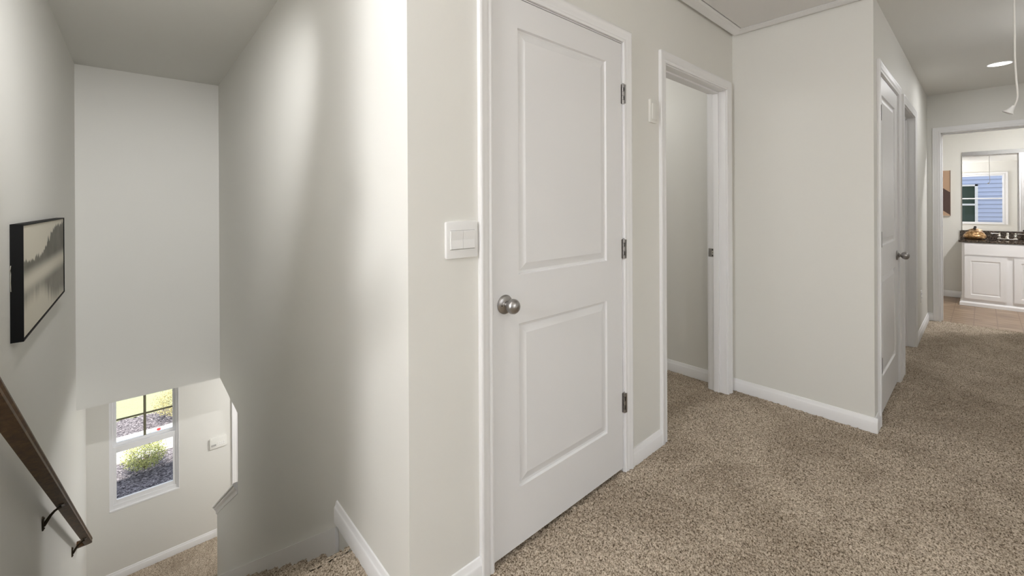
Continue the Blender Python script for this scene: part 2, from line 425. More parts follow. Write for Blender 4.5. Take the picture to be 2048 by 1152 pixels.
# resample finely near the top
fine = []
for (p, q) in zip(PR, PR[1:]):
    L_ = math.hypot(q[0]-p[0], q[1]-p[1]); st = .007 if p[0] < 2.8 else .03
    n = max(1, int(L_/st)); fine += [(p[0]+(q[0]-p[0])*i/n, p[1]+(q[1]-p[1])*i/n) for i in range(n)]
fine.append(PR[-1])
xs = np.linspace(xSL+.006, xSR-.012, 130); rows = []
for (y, z) in fine:
    rows.append([(x, y+random.gauss(0, .0022), z+random.gauss(0, .0028)) for x in xs])
stairs = MB().grid(rows).build('staircase', M['carpet'], smooth=80)
thing(stairs, 'carpeted staircase running down beside the stairwell walls', 'stairs')
# skirt boards on the sloped sides (part of the staircase)
def skirt(x0, x1):
    zt = lambda y: -.022-.7135*(y-1.752)
    m = MB(); P = [(1.735, zt(1.735)), (5.13, zt(5.13)), (5.13, -2.47), (4.9, -2.47), (1.735, zt(1.735)-.32)]
    a = [(x0, y, z) for y, z in P]; b = [(x1, y, z) for y, z in P]; m.poly(a); m.poly(b)
    for i in range(5): j = (i+1) % 5; m.poly([a[i], a[j], b[j], b[i]])
    return m
skirt(xSR-.015, xSR-.001).build('skirt_board', M['trim'], stairs)
skirt(xSL+.001, xSL+.015).build('skirt_board', M['trim'], stairs)

# ------------------------------------------------------------------ baseboards
def base_run(mb, p, q, n, z=0., h=BH, t=BT):
    """p->q on the wall face, n = outward normal (2D)"""
    prof = [(0, 0), (t, 0), (t, h*.70), (t*.80, h*.76), (t*.62, h*.80), (t*.5, h*.93), (t*.32, h*.985), (0, h)]
    rows = []
    for e in (p, q): rows.append([(e[0]+n[0]*a, e[1]+n[1]*a, z+b) for a, b in prof])
    mb.grid(rows, True, True)
def baseboard(name, runs, label=None):
    m = MB()
    for r in runs: base_run(m, *r)
    return struct(m.build(name, M['trim'], smooth=30), label)
CW = .058
baseboard('baseboard_back', [((xSR, yA), (D1[0]-CW, yA), (0, -1)), ((D1[1]+CW, yA), (O2[0]-CW, yA), (0, -1))], 'white baseboard below the wall with the large door')
baseboard('baseboard_centre', [((xB, yC-BT), (xB, yA), (-1, 0)), ((xB, yA+T), (xB, 3.2), (-1, 0))], 'white baseboard below the blank hallway wall')
baseboard('baseboard_hall', [((xB, yC), (D3[0]-CW, yC), (0, -1)), ((D3[1]+CW, yC), (O4[0]-CW, yC), (0, -1)), ((O4[1]+CW, yC), (xD, yC), (0, -1)),
                             ((xD, yC), (xD, OB[1]+CW), (-1, 0))], 'white baseboard along the narrow hall')
baseboard('baseboard_right', [((xSR, yA-BT), (xSR, 1.751), (-1, 0))], 'white baseboard ending at the top of the stairs')
baseboard('baseboard_bath', [((8.27, .177), (8.27, 1.0), (-1, 0))], 'white baseboard beside the bathroom vanity')
baseboard('baseboard_front', [((xSL, yW), (FD[0]-CW, yW), (0, -1), zL), ((xSL, 5.13), (xSL, yW), (1, 0), zL)], 'white baseboard below the downstairs window')

# ------------------------------------------------------------------ casings and jambs
CP = [(0, 0), (0, .0095), (.003, .0115), (.009, .0118), (.0125, .0095), (.016, .0085), (.0195, .0105), (.025, .0130), (.033, .0145), (.044, .0155), (.048, .0172), (.054, .0172), (.058, .0150), (.058, 0)]
def casing_mb(w, h, z0=0., prof=CP, reveal=.005):
    """mitred casing round an opening x 0..w, z 0..h, lying on y=0 and standing out towards -y"""
    m = MB(); path = [(-reveal, z0, -1, 0), (-reveal, h+reveal, -1, 1), (w+reveal, h+reveal, 1, 1), (w+reveal, z0, 1, 0)]
    rows = [[(px+dx*d, -t, pz+dz*d) for d, t in prof] for px, pz, dx, dz in path]
    return m.grid(rows, True, True)
def jamb_mb(w, h, depth=T, stop=.045, stopw=.035):
    m = MB(); j = .018; st = .011
    m.box(-j, 0, 0, 0, depth, h); m.box(w, 0, 0, w+j, depth, h); m.box(-j, 0, h, w+j, depth, h+j)
    m.box(0, stop, 0, st, stop+stopw, h); m.box(w-st, stop, 0, w, stop+stopw, h); m.box(st, stop, h-st, w-st, stop+stopw, h)
    return m
def place(x, y, z=0, rz=0): return Matrix.Translation((x, y, z)) @ Matrix.Rotation(rz, 4, 'Z')
def doorway(name, mtx, w, h, label, depth=T, both=True, stop=.045, z0=0., cap=True):
    root = jamb_mb(w, h, depth, stop).build(name, M['trim'], mtx=mtx, bevel=.0012)
    struct(root, label)
    casing_mb(w, h, z0).build('casing', M['trim'], root, smooth=35)
    if both:
        c = casing_mb(w, h, z0); c.v = [(w-x, depth-y, z) for x, y, z in c.v]
        c.build('casing', M['trim'], root, smooth=35)
    return root
# ------------------------------------------------------------------ doors
def panel_slab(w, h, panels, thick, ring=((0, 0), (.004, .0085), (.012, .0100), (.040, .0022), (.044, .0022)), back=True):
    """front face at y=0 facing -y; panels: (x0,x1,z0,z1); ring: (inset, depth)"""
    m = MB()
    xs = sorted({0, w, *[p[0] for p in panels], *[p[1] for p in panels]}); zs = sorted({0, h, *[p[2] for p in panels], *[p[3] for p in panels]})
    for a, b in zip(xs, xs[1:]):
        for c, d in zip(zs, zs[1:]):
            if any(p[0] <= a and b <= p[1] and p[2] <= c and d <= p[3] for p in panels): continue
            m.poly([(a, 0, c), (b, 0, c), (b, 0, d), (a, 0, d)])
    for x0, x1, z0, z1 in panels:
        prev = None
        for ins, dep in ring:
            cur = [(x0+ins, dep, z0+ins), (x1-ins, dep, z0+ins), (x1-ins, dep, z1-ins), (x0+ins, dep, z1-ins)]
            if prev:
                for i in range(4): j = (i+1) % 4; m.poly([prev[i], prev[j], cur[j], cur[i]])
            prev = cur
        m.poly(prev)
    m.poly([(0, 0, 0), (0, thick, 0), (0, thick, h), (0, 0, h)]); m.poly([(w, 0, 0), (w, thick, 0), (w, thick, h), (w, 0, h)])
    m.poly([(0, 0, 0), (w, 0, 0), (w, thick, 0), (0, thick, 0)]); m.poly([(0, 0, h), (w, 0, h), (w, thick, h), (0, thick, h)])
    m.poly([(0, thick, 0), (w, thick, 0), (w, thick, h), (0, thick, h)])
    return m
def hinge_mb():
    m = MB(); m.tube([(0, -.006, -.047), (0, -.006, .047)], .0062, 12)
    m.tube([(0, -.006, .047), (0, -.006, .051)], [.0045, .002], 12)
    for z in (-.0285, -.0095, .0095, .0285): m.lathe([(.0064, -.0006), (.0064, .0006)], (0, -.006, z), (0, 0, 1), 12, M['slot'])
    m.box(-.010, -.0012, -.045, .0, .004, .045); m.box(0, -.0145, -.045, .0105, -.0010, .045)
    m.box(-.0045, -.0134, -.030, -.0025, -.009, -.012, M['slot']); m.box(-.0045, -.0134, .012, -.0025, -.009, .030, M['slot'])
    return m
def knob(parent, x, z, keyhole=True):
    rose = MB().lathe([(.0, -.001), (.034, -.001), (.0345, .003), (.032, .0065), (.028, .0085), (.019, .0095), (.016, .012), (.0145, .013)], (x, 0, z), (0, -1, 0), 40)
    k = rose.build('rosette', M['nickel'], parent, smooth=40)
    m = MB().lathe([(.012, .010), (.0135, .013), (.0135, .016), (.0100, .018), (.0095, .021), (.0135, .024), (.0205, .029), (.0252, .037), (.0268, .045), (.0255, .053), (.0210, .060), (.014, .0645), (.006, .0665), (.0, .067)],
                   (x, 0, z), (0, -1, 0), 40, None, lambda t, d: .012*math.cos(12*2*math.pi*t + d*60) if d > .03 else 0)
    m.build('knob', M['nickel'], parent, smooth=50)
    if keyhole:
        MB().lathe([(0, .0), (.0022, .0), (.0022, .0105), (0, .0106)], (x-.021, 0, z-.001), (0, -1, 0), 12).build('screw', M['slot'], k)
def panel_door(name, mtx, w, h, label, hinge_x, knob_x, knob_z, hz, latch_left):
    root = jamb_mb(w, h, T, .040).build(name, M['trim'], mtx=mtx, bevel=.001); struct(root, label)
    casing_mb(w, h).build('casing', M['trim'], root, smooth=35)
    g = .0035; z0 = .020; dw = w-2*g; dh = h-.003-z0
    P = [(.122, dw-.122, .211, .817), (.122, dw-.122, 1.000, dh-.108)]
    sm = panel_slab(dw, dh, P, .035); sm.v = [(x+g, y+.001, z+z0) for x, y, z in sm.v]
    slab = sm.build('door_slab', M['door'], root)
    knob(slab, knob_x, knob_z)
    for z in hz:
        hm = hinge_mb(); sg = 1 if hinge_x > w/2 else -1
        hm.v = [(hinge_x+sg*x, y, z+zz) for x, y, zz in hm.v]; hm.build('hinge', M['nickel'], root, smooth=40)
    MB().box(latch_left-.0015, -.0005, knob_z-.029, latch_left+.0015, .02, knob_z+.029).build('strike_plate', M['nickel'], root)
    return root
wA = D1[1]-D1[0]
panel_door('door_1', place(D1[0], yA), wA, D1[2], 'large white two panel door with a nickel knob next to the light switch', wA+.001, .990-D1[0], .921, (1.803, 1.066, .334), .0015)
wC = D3[1]-D3[0]
panel_door('door_2', place(D3[0], yC), wC, D3[2], 'white two panel door seen edge on past the hall corner', .0, wC-.062, .912, (1.803, 1.066, .334), wC-.0015)
dw = doorway('door_3', place(O2[0], yA), O2[1]-O2[0], O2[2], 'narrow cased doorway open to a small carpeted room')
sp = MB(); w_ = O2[1]-O2[0]
sp.box(w_-.0015, .080, .915, w_+.001, .1155, .972, M['nickel'])
for z in (.923, .964): sp.lathe([(0, .0), (.0045, .0), (.004, .0012), (0, .0013)], (w_-.0014, .089, z), (-1, 0, 0), 14, M['slot'])
sp.box(w_-.0022, .083, .932, w_-.0012, .094, .955, M['chrome']); sp.box(w_-.0030, .086, .940, w_-.002, .090, .946, M['slot'])
sp.build('strike_plate', M['nickel'], dw)
doorway('door_4', place(O4[0], yC), O4[1]-O4[0], O4[2], 'cased doorway beside the edge-on door in the narrow hall')
doorway('door_5', place(xD, OB[1], 0, R(-90)), OB[1]-OB[0], OB[2], 'wide white cased doorway into the bathroom', stop=.07)
fd = doorway('door_6', place(FD[0], yW, zL), FD[1]-FD[0], FD[2]-zL, 'white casing edge beside the half wall downstairs', depth=.15, both=False)
panel_slab(FD[1]-FD[0]-.006, FD[2]-zL-.02, [(.13, .77, .2, .8), (.13, .77, 1.0, 1.9)], .04).build('door_slab', M['front_door'], fd, mtx=place(.003, .05, .01))

# ------------------------------------------------------------------ knee wall cap
def cap_rail():
    m = MB(); t = math.atan(.683); d = Vector((0, math.cos(t), -math.sin(t))); nrm = Vector((0, math.sin(t), math.cos(t)))
    # half profile (outward from wall face, along slope normal)
    P = [(-.001, -.078), (.004, -.078), (.007, -.070), (.007, -.052), (.012, -.044), (.021, -.034), (.025, -.024), (.025, -.018), (.034, -.016), (.037, -.009), (.034, -.002), (.028, .002)]
    prof = [(xSR-a, b) for a, b in P] + [(xSR+T+a, b) for a, b in P[::-1]]
    y0 = yO+.0; y1 = 5.165
    O0 = Vector((0, 0, kz(0)))
    rows = []
    for yy in (y0-.0, y1+.03):
        row = []
        for x, b in prof:
            # point on slope line whose y equals yy at this height b along the normal
            base = Vector((x, 0, 0)) + Vector((0, 0, kz(0)))
            s = (yy - nrm.y*(b+.028))/d.y
            p = base + d*s + nrm*(b+.028)
            row.append((p.x, p.y, p.z))
        rows.append(row)
    m.grid(rows, True, True)
    return m
struct(cap_rail().build('trim_1', M['trim'], smooth=40), 'white moulded cap sloping along the half wall')

# ------------------------------------------------------------------ windows
def sash_window(name, mtx, w, h, label, rail, recess=.05, muntin=None, muntin_mat=None, wall=.15, fw=.030, sw=.026, rh=.030, bf=.033, bs=.030):
    """opening x 0..w, z 0..h; interior face y=0, outside +y"""
    root = MB()
    y0, y1 = recess-.03, recess+.05
    root.box(0, y0, 0, fw, y1, h).box(w-fw, y0, 0, w, y1, h).box(fw, y0, 0, w-fw, y1, bf).box(fw, y0, h-fw, w-fw, y1, h)
    r = root.build(name, M['vinyl'], mtx=mtx, bevel=.002); struct(r, label)
    def sash(nm, z0, z1, ya, yb, hb, ht):
        s = MB(); x0, x1 = fw, w-fw
        s.box(x0, ya, z0, x0+sw, yb, z1).box(x1-sw, ya, z0, x1, yb, z1).box(x0+sw, ya, z0, x1-sw, yb, z0+hb).box(x0+sw, ya, z1-ht, x1-sw, yb, z1)
        so_ = s.build(nm, M['vinyl'], r, bevel=.0015)
        g = MB(); g.box(x0+sw-.003, (ya+yb)/2-.002, z0+hb-.003, x1-sw+.003, (ya+yb)/2+.002, z1-ht+.003)
        g.build('pane', M['glass'], so_)
        return so_
    sash('sash', bf, rail+.018, y0+.008, y0+.034, bs, rh)
    up = sash('sash', rail-.018, h-fw, y0+.036, y0+.062, rh, sw)
    if muntin:
        mu = MB(); mx_, mz = muntin
        mu.box(mx_-.011, y0+.040, rail+.012, mx_+.011, y0+.046, h-fw-sw); mu.box(fw+sw, y0+.0405, mz-.009, w-fw-sw, y0+.0455, mz+.009)
        mu.build('muntin', M[muntin_mat], up)
    return r
w1 = sash_window('window_1', place(W1[0], yW, W1[2]), W1[1]-W1[0], W1[3]-W1[2], 'small white sash window low in the stairwell looking onto the garden', .615, .045,
                 (.270, .888), 'muntin', fw=.028, sw=.025, rh=.062, bf=.056, bs=.042)
MB().box(-.0, -.004, -.0, W1[1]-W1[0], .016, .016).build('sill', M['trim'], w1, bevel=.003)
# returns of the small window are white
m = MB(); m.box(0, 0, 0, .006, .02, W1[3]-W1[2]).box(W1[1]-W1[0]-.006, 0, 0, W1[1]-W1[0], .02, W1[3]-W1[2]); m.build('reveal', M['trim'], w1)
sash_window('window_2', place(-1.6, W2[0], W2[2], R(90)), W2[1]-W2[0], W2[3]-W2[2], 'white sash window reflected in the bathroom mirror', .735, .02, wall=.12, fw=.022, sw=.022)
casing_mb(W2[1]-W2[0], W2[3]-W2[2]).build('casing', M['trim'], bpy.data.objects['window_2'], smooth=35)
sash_window('added_window_3', place(W3[1], -3.2, W3[2], R(180)), W3[1]-W3[0], W3[3]-W3[2], 'added unseen sash window bringing daylight in behind the landing', .74, .04, fw=.035, sw=.035)  # unseen window added for more daylight on the landing

# ------------------------------------------------------------------ attic hatch and its pull cord
hx0, hx1, hy0, hy1 = 2.18, 3.044, -.36, 1.124
root = empty('attic_hatch', ((hx0+hx1)/2, (hy0+hy1)/2, H-.001))
thing(root, 'white textured attic hatch with moulded trim and a hanging pull cord', 'attic hatch')
cx_, cy_ = root.location.x, root.location.y
m = MB(); HP = [(0, 0), (0, .010), (.004, .012), (.018, .012), (.022, .0145), (.050, .0165), (.056, .019), (.064, .019), (.064, 0)]
ring = [(hx0, hy0, 1, 1), (hx1, hy0, -1, 1), (hx1, hy1, -1, -1), (hx0, hy1, 1, -1)]
rows = [[(px+sx*(.064-d)-cx_, py+sy*(.064-d)-cy_, -t) for d, t in HP] for px, py, sx, sy in ring]; rows.append(rows[0])
m.grid(rows, True); m.build('hatch_trim', M['trim'], root, smooth=30)
m = MB(); m.box(hx0+.070-cx_, hy0+.070-cy_, -.009, hx1-.070-cx_, hy1-.070-cy_, -.001)
m.build('hatch_panel', M['hatch'], root)
m = MB(); m.box(hx0+.062-cx_, hy0+.062-cy_, -.003, hx1-.062-cx_, hy1-.062-cy_, -.0008); m.build('hatch_gap', M['slot'], root)
cx0 = 2.90
co = MB(); P = [(-.005, .727), (-.005, .60), (-.005, .45), (-.006, .33), (-.006, .22), (-.010, .12), (-.013, .07), (-.0135, .045), (-.011, .025), (-.006, .010), (-.004, .004)]
pts = [(0, y, z) for y, z in P]
ropts = []
for i in range(len(pts)-1):
    for t in (0, .5): ropts.append(tuple(pts[i][k]*(1-t)+pts[i+1][k]*t for k in range(3)))
ropts.append(pts[-1])
co.tube(ropts, .0032, 8)
cordo = co.build('pull_cord', M['cord'], root, smooth=60, mtx=Matrix.Translation((cx0-cx_, -.090-cy_, -.012-.727)))
kb = MB().lathe([(.003, 0), (.006, .002), (.0085, .012), (.012, .022), (.018, .032), (.0195, .035), (.017, .036), (0, .034)], (0, -.003, .007), (0, .62, -1), 20)
kb.build('cord_pull', M['plastic'], cordo, smooth=40)

# ------------------------------------------------------------------ switch, sensor, outlet, keypad
def rbox(m, x0, x1, y0, y1, z0, z1, r=.006, mat=None):
    """rounded plate on the wall: x width, y depth"""
    n = 5; pts = []
    for cx, cz, a0 in ((x1-r, z1-r, 0), (x0+r, z1-r, 90), (x0+r, z0+r, 180), (x1-r, z0+r, 270)):
        for k in range(n+1): a = R(a0+90*k/n); pts.append((cx+r*math.cos(a), cz+r*math.sin(a)))
    cxm, czm = (x0+x1)/2, (z0+z1)/2; f = min(.0015, (y1-y0)/2)
    def ring(y, s): return [(cxm+(x-cxm)*(1-s/(x1-cxm)), y, czm+(z-czm)*(1-s/(z1-czm))) for x, z in pts]
    m.grid([ring(y1, 0), ring(y0+f*1.2, 0), ring(y0+f*.35, f*.35), ring(y0, f*1.2)], True, True, mat)
sw = MB(); rbox(sw, -.0625, .0625, -.009, 0, -.060, .060, .006)
swo = sw.build('light_switch', M['plastic'], smooth=30, mtx=place(.8005, yA, 1.165)); thing(swo, 'white double rocker light switch plate beside the large door', 'light switch')
for x0, x1 in ((-.047, .0003), (.0012, .0485)):
    r_ = MB(); P = [(-.0095, -.0300), (-.0125, -.0285), (-.0112, 0), (-.0140, .0285), (-.0105, .0300)]
    rows = [[(x0, -.006, -.0300)] + [(x0, y, z) for y, z in P] + [(x0, -.006, .0300)], [(x1, -.006, -.0300)] + [(x1, y, z) for y, z in P] + [(x1, -.006, .0300)]]
    r_.grid(rows, True, True); r_.build('rocker', M['plastic'], swo)
for z in (-.0308, .0308): MB().box(-.048, -.0096, z-.0006, .0495, -.0085, z+.0006).build('rocker_gap_shade', M['plastic_shadow'], swo)  # shade in the gaps above and below the rockers, painted as grey strips

se = MB(); rbox(se, -.035, .035, -.011, 0, -.061, .061, .009)
seo = se.build('alarm_sensor', M['wall'], smooth=30, mtx=place(2.0085, yA, 1.761)); thing(seo, 'small pale rounded sensor box between the large door and the narrow doorway', 'alarm sensor')
s2 = MB(); rbox(s2, -.020, .030, -.0145, -.010, -.045, .040, .007); s2.build('cover', M['wall'], seo, smooth=30)

kp = MB(); rbox(kp, -.079, .079, -.016, 0, -.060, .060, .012)
kpo = kp.build('alarm_keypad', M['wall'], smooth=30, mtx=place(.697, yW, -1.398)); thing(kpo, 'pale wall keypad with a small display beside the downstairs window', 'keypad')
MB().box(-.066, -.0175, -.030, -.020, -.0155, -.010).build('display', M['lcd'], kpo)
m = MB()
for i in range(4):
    for j in range(2): rbox(m, -.005+i*.018, .008+i*.018, -.0175, -.0155, -.030+j*.018, -.018+j*.018, .003)
m.build('keys', M['plastic'], kpo)

ou = MB(); rbox(ou, -.035, .035, -.005, 0, -.0575, .0575, .005)
ouo = ou.build('power_outlet', M['plastic'], smooth=30, mtx=place(5.70, yC, .369)); thing(ouo, 'white wall outlet low on the narrow hall wall', 'outlet')
for dz in (-.0265, .0135):
    f_ = MB(); rbox(f_, -.016, .016, -.0066, -.0045, dz, dz+.026, .009)
    fo = f_.build('socket', M['plastic'], ouo, smooth=30)
    MB().box(-.008, -.0070, dz+.010, -.006, -.0064, dz+.018).box(.006, -.0070, dz+.010, .008, -.0064, dz+.018).build('slot', M['slot'], fo)

# ------------------------------------------------------------------ picture
py0, py1, pz0, pz1, pd = 2.505, 3.805, .752, 1.212, .035
pm = Matrix.Translation((xSL, py0, pz0)) @ Matrix.Rotation(R(90), 4, 'Z')        # local x -> +Y, local -y -> +X
pw, ph = py1-py0, pz1-pz0
m = MB(); e = .006
m.box(0, -pd, 0, e, 0, ph).box(pw-e, -pd, 0, pw, 0, ph).box(e, -pd, 0, pw-e, 0, e).box(e, -pd, ph-e, pw-e, 0, ph); m.box(e, -pd+.008, e, pw-e, -.002, ph-e)
po = m.build('framed_picture', M['black'], mtx=pm); thing(po, 'black framed greyscale print of a misty forest lake on the stairwell wall', 'picture')
MB().box(0, -.004, 0, pw-2*e-.004, 0, ph-2*e-.004).build('print', M['lake'], po, mtx=Matrix.Translation((e+.002, -pd+.008, e+.002)))
MB().tube([(-.004, -.003, .30), (-.016, -.003, .285), (-.006, -.003, .27), (-.010, -.003, .24), (-.003, -.003, .20)], .0013, 6).build('hanging_wire', M['chrome'], po)

# ------------------------------------------------------------------ handrail
zu = lambda y: .583-.7216*(y-2.027)      # underside
th = math.atan(.7216)
RP = [(-.312, 0), (-.268, 0), (-.268, .012), (-.2705, .016), (-.266, .024), (-.2685, .036), (-.277, .046), (-.290, .050), (-.303, .046), (-.3115, .036), (-.314, .024), (-.3095, .016), (-.312, .012)]
m = MB(); rows = []
d = Vector((0, math.cos(th), -math.sin(th))); nr = Vector((0, math.sin(th), math.cos(th)))
def railrow(y, zoff=0): return [tuple(Vector((x, y, zu(y))) + nr*b) for x, b in RP]
ys = [1.0, 1.6, 2.2, 2.8, 3.4, 4.0, 4.5, 4.86]
for y in ys: rows.append(railrow(y))
# return to the wall: sweep the profile round a tight bend
e0 = Vector((-.290, 4.86, zu(4.86)))
for k, a in enumerate((20, 40, 60, 80, 90)):
    A = R(a); c = Vector((-.314-.004, 4.86, 0))
    row = []
    for x, b in RP:
        rr = (x-(-.318)); px = -.318 + rr*math.cos(A); off = rr*math.sin(A)
        row.append(tuple(Vector((px, 4.86, zu(4.86))) + d*off + nr*b))
    rows.append(row)
rows.append([(xSL, p[1], p[2]) for p in rows[-1]])
m.grid(rows, True, True)
hr = m.build('handrail', M['wood'], smooth=35); thing(hr, 'dark stained wooden handrail sloping down the stairwell wall', 'handrail')
def bracket(y, parent):
    zt = zu(y+.01)
    zp = zt-.062
    m = MB(); rows = []
    # wall plate
    MBp = MB(); n = 14
    pts = [(xSL, y+.010*math.sin(2*math.pi*k/n)*(1.0), zp+.038*math.cos(2*math.pi*k/n)) for k in range(n)]
    MBp.grid([pts, [(xSL+.005, a, b) for _, a, b in pts], [(xSL+.008, y+(a-y)*.7, zp+(b-zp)*.85) for _, a, b in pts]], True, True)
    for s in (-1, 1): MBp.lathe([(0, 0), (.005, 0), (.004, .004), (0, .005)], (xSL+.006, y, zp+s*.026), (1, 0, 0), 10)
    b = MBp.build('bracket', M['dark_metal'], parent, smooth=40)
    arm = MB(); arm.tube([(xSL+.006, y, zp-.012), (xSL+.016, y, zp+.006), (xSL+.030, y, zp+.030), (xSL+.045, y+.002, zt-.016), (xSL+.058, y+.004, zt-.010), (xSL+.068, y+.006, zt-.009)], [.0085, .008, .0068, .006, .006, .007], 10)
    arm.build('bracket_arm', M['dark_metal'], b, smooth=50)
    pl = MB(); rows = []
    for dy in (-.028, .028): rows.append([tuple(Vector((x, y+.01, zt)) + d*(dy/math.cos(0)) + nr*bb) for x, bb in ((-.300, -.0045), (-.280, -.0045), (-.280, .0), (-.300, .0))])
    pl.grid(rows, True, True); pl.build('bracket_saddle', M['dark_metal'], b)
for y in (1.42, 3.215, 4.53): bracket(y, hr)

# ------------------------------------------------------------------ lamps: hall downlight, then added unseen fill lamps
def area(name, loc, size, power, parent=None, rot=None, col=WARM):
    l = bpy.data.lights.new(name, 'AREA'); l.shape = 'DISK'; l.size = size; l.energy = power; l.color = col
    o = bpy.data.objects.new(name, l); COL.objects.link(o); o.location = loc
    if parent: o.parent = parent
    return o
def downlight(x, y, z, power, label, r=.080):
    root = MB().lathe([(r-.012, .001), (r-.010, .005), (r-.002, .005), (r, .002), (r, 0), (r-.012, 0)], (0, 0, 0), (0, 0, -1), 40).build('recessed_light', M['plastic'], mtx=Matrix.Translation((x, y, z)), smooth=40)
    thing(root, label, 'ceiling light')
    MB().lathe([(0, .0005), (r-.009, .0005), (r-.009, .003), (0, .0035)], (0, 0, 0), (0, 0, -1), 40).build('lens', M['lens'], root)
    area('recessed_bulb', (0, 0, -.006), 2*(r-.01), power, root)
    return root
def fill_dome(x, y, z, power, label, r=.16):  # unseen ceiling lamps added to brighten the side rooms and entry
    root = MB().lathe([(0, 0), (r+.012, 0), (r+.012, .018), (r, .022), (0, .022)], (0, 0, 0), (0, 0, -1), 40).build('fill_dome_light', M['nickel'], mtx=Matrix.Translation((x, y, z)), smooth=40)
    thing(root, label, 'ceiling light')
    MB().lathe([(r, .020), (r*.97, .045), (r*.85, .075), (r*.6, .10), (r*.3, .113), (0, .116)], (0, 0, 0), (0, 0, -1), 40).build('glass_dome', M['lens'], root, smooth=60)
    l = bpy.data.lights.new('dome_fill_bulb', 'POINT'); l.energy = power; l.shadow_soft_size = .13; l.color = WARM
    o = bpy.data.objects.new('dome_fill_bulb', l); COL.objects.link(o); o.location = (0, 0, -.27); o.parent = root
    return root
def pendant(x, y, power, label, z=1.72, r=.15):  # unseen globe lamps added as fill for landing, hall and stairs
    root = empty('fill_globe_pendant', (x, y, H-.001)); thing(root, label, 'pendant light'); d_ = H-z
    MB().lathe([(0, 0), (.06, 0), (.055, .02), (.01, .03), (0, .03)], (0, 0, 0), (0, 0, -1), 30).build('canopy', M['nickel'], root, smooth=40)
    MB().tube([(0, 0, -.025), (0, 0, -d_+r)], .004, 8).build('stem', M['nickel'], root)
    gm = emit('fill_globe_glow', WARM, power/(math.pi*4*math.pi*r*r))
    MB().lathe([(.001+r*math.sin(R(a)), d_-r*math.cos(R(a))) for a in range(0, 181, 10)], (0, 0, 0), (0, 0, -1), 36).build('globe', gm, root, smooth=60)
    return root
downlight(5.40, -.097, H, HALL_W, 'glowing round recessed light in the narrow hall ceiling')
downlight(6.95, -.70, H, BATH_W, 'added unseen recessed light brightening the bathroom')  # added out of view because the bathroom needs brightness
pendant(.12, -1.0, P1_W, 'added unseen globe lamp filling the stairs with light from behind')  # added fill light down the stair axis
pendant(1.3, -1.75, P2_W, 'added unseen globe lamp brightening the landing from the rear')  # added fill light from behind the camera
pendant(-1.33, .76, P3_W, 'added unseen globe lamp brightening the blank wall and the hatch')  # added to even out the blank wall and lift the ceiling
pendant(4.1, -.60, SCON_W, 'added unseen small globe lamp brightening the narrow hall', z=2.06, r=.09)  # added out of view to lift the hall ceiling
pendant(.12, 1.0, P4_W, 'added unseen small globe lamp brightening the landing and stair wall', z=2.22, r=.09)  # added above the view to lift the near stair wall
# added unseen wall sconce that brightens the stairwell
sc_ = MB().lathe([(0, 0), (.055, 0), (.055, .012), (.02, .022), (.014, .045), (0, .045)], (0, 0, 0), (1, 0, 0), 30).build('fill_sconce', M['nickel'], mtx=Matrix.Translation((xSL+.001, 1.215, 1.50)), smooth=40)
thing(sc_, 'added unseen fill sconce above the head of the handrail', 'fill light')
MB().lathe([(.001+.06*math.sin(R(a)), .10-.06*math.cos(R(a))) for a in range(0, 181, 12)], (0, 0, 0), (1, 0, 0), 30).build('globe', emit('sconce_fill_glow', WARM, 5/(math.pi*4*math.pi*.06**2)), sc_, smooth=60)
# added unseen spotlight that brightens the far stairwell wall
sx_, sy_, sz_ = .12, 1.22, H
rt = MB().lathe([(.046, .001), (.048, .005), (.060, .005), (.062, .002), (.062, 0), (.046, 0)], (0, 0, 0), (0, 0, -1), 40).build('fill_spotlight', M['plastic'], mtx=Matrix.Translation((sx_, sy_, sz_)), smooth=40)
thing(rt, 'added unseen spotlight brightening the stairwell from above its head', 'ceiling light')
spl = bpy.data.lights.new('spot_fill_bulb', 'SPOT'); spl.energy = SPOT_W; spl.color = WARM; spl.shadow_soft_size = .04; spl.spot_size = R(66); spl.spot_blend = 1
spo = bpy.data.objects.new('spot_fill_bulb', spl); COL.objects.link(spo); spo.parent = rt; spo.location = (0, 0, -.05)
spo.rotation_euler = (Vector((sx_, sy_, sz_)) - Vector((.12, yH, .65))).to_track_quat('Z', 'Y').to_euler()
fill_dome(2.45, 2.2, H, CLOS_W, 'added unseen domed light brightening the small carpeted room')  # added lamp, lights the small room from out of view
fill_dome(4.4, 1.5, H, BED_W, 'added unseen domed light brightening the room off the narrow hall')  # added lamp, gives the unseen room some light
fill_dome(1.7, 4.9, zH, FOYER_W, 'added unseen domed light brightening the downstairs entry')  # added lamp, lights the window wall from out of view

# ------------------------------------------------------------------ bathroom
vx, vy0, vy1 = 7.71, -.612, .177
root = empty('bathroom_vanity', (vx, (vy0+vy1)/2, 0)); thing(root, 'white two door bathroom vanity under the dark granite counter', 'vanity')
cy_ = root.location.y
def lv(m): m.v = [(x-vx, y-cy_, z) for x, y, z in m.v]; return m
m = MB(); m.box(vx, vy0, .060, vx+.018, vy1, .784).box(vx+.018, vy0, .060, 8.268, vy0+.018, .784).box(vx+.018, vy1-.018, .060, 8.268, vy1, .784); lv(m).build('cabinet_body', M['cab'], root, bevel=.002)
m = MB(); m.box(vx-.004, vy0-.004, .001, 8.268, vy1+.004, .060)
P = [(0, 0), (.016, 0), (.016, .035), (.010, .045), (.002, .052), (0, .052)]
m.grid([[(vx-.004-a, vy0-.004-a, b) for a, b in P], [(vx-.004-a, vy1+.004+a, b) for a, b in P], [(8.268, vy1+.004+a, b) for a, b in P]], True, True)
lv(m).build('plinth', M['cab'], root, smooth=30)
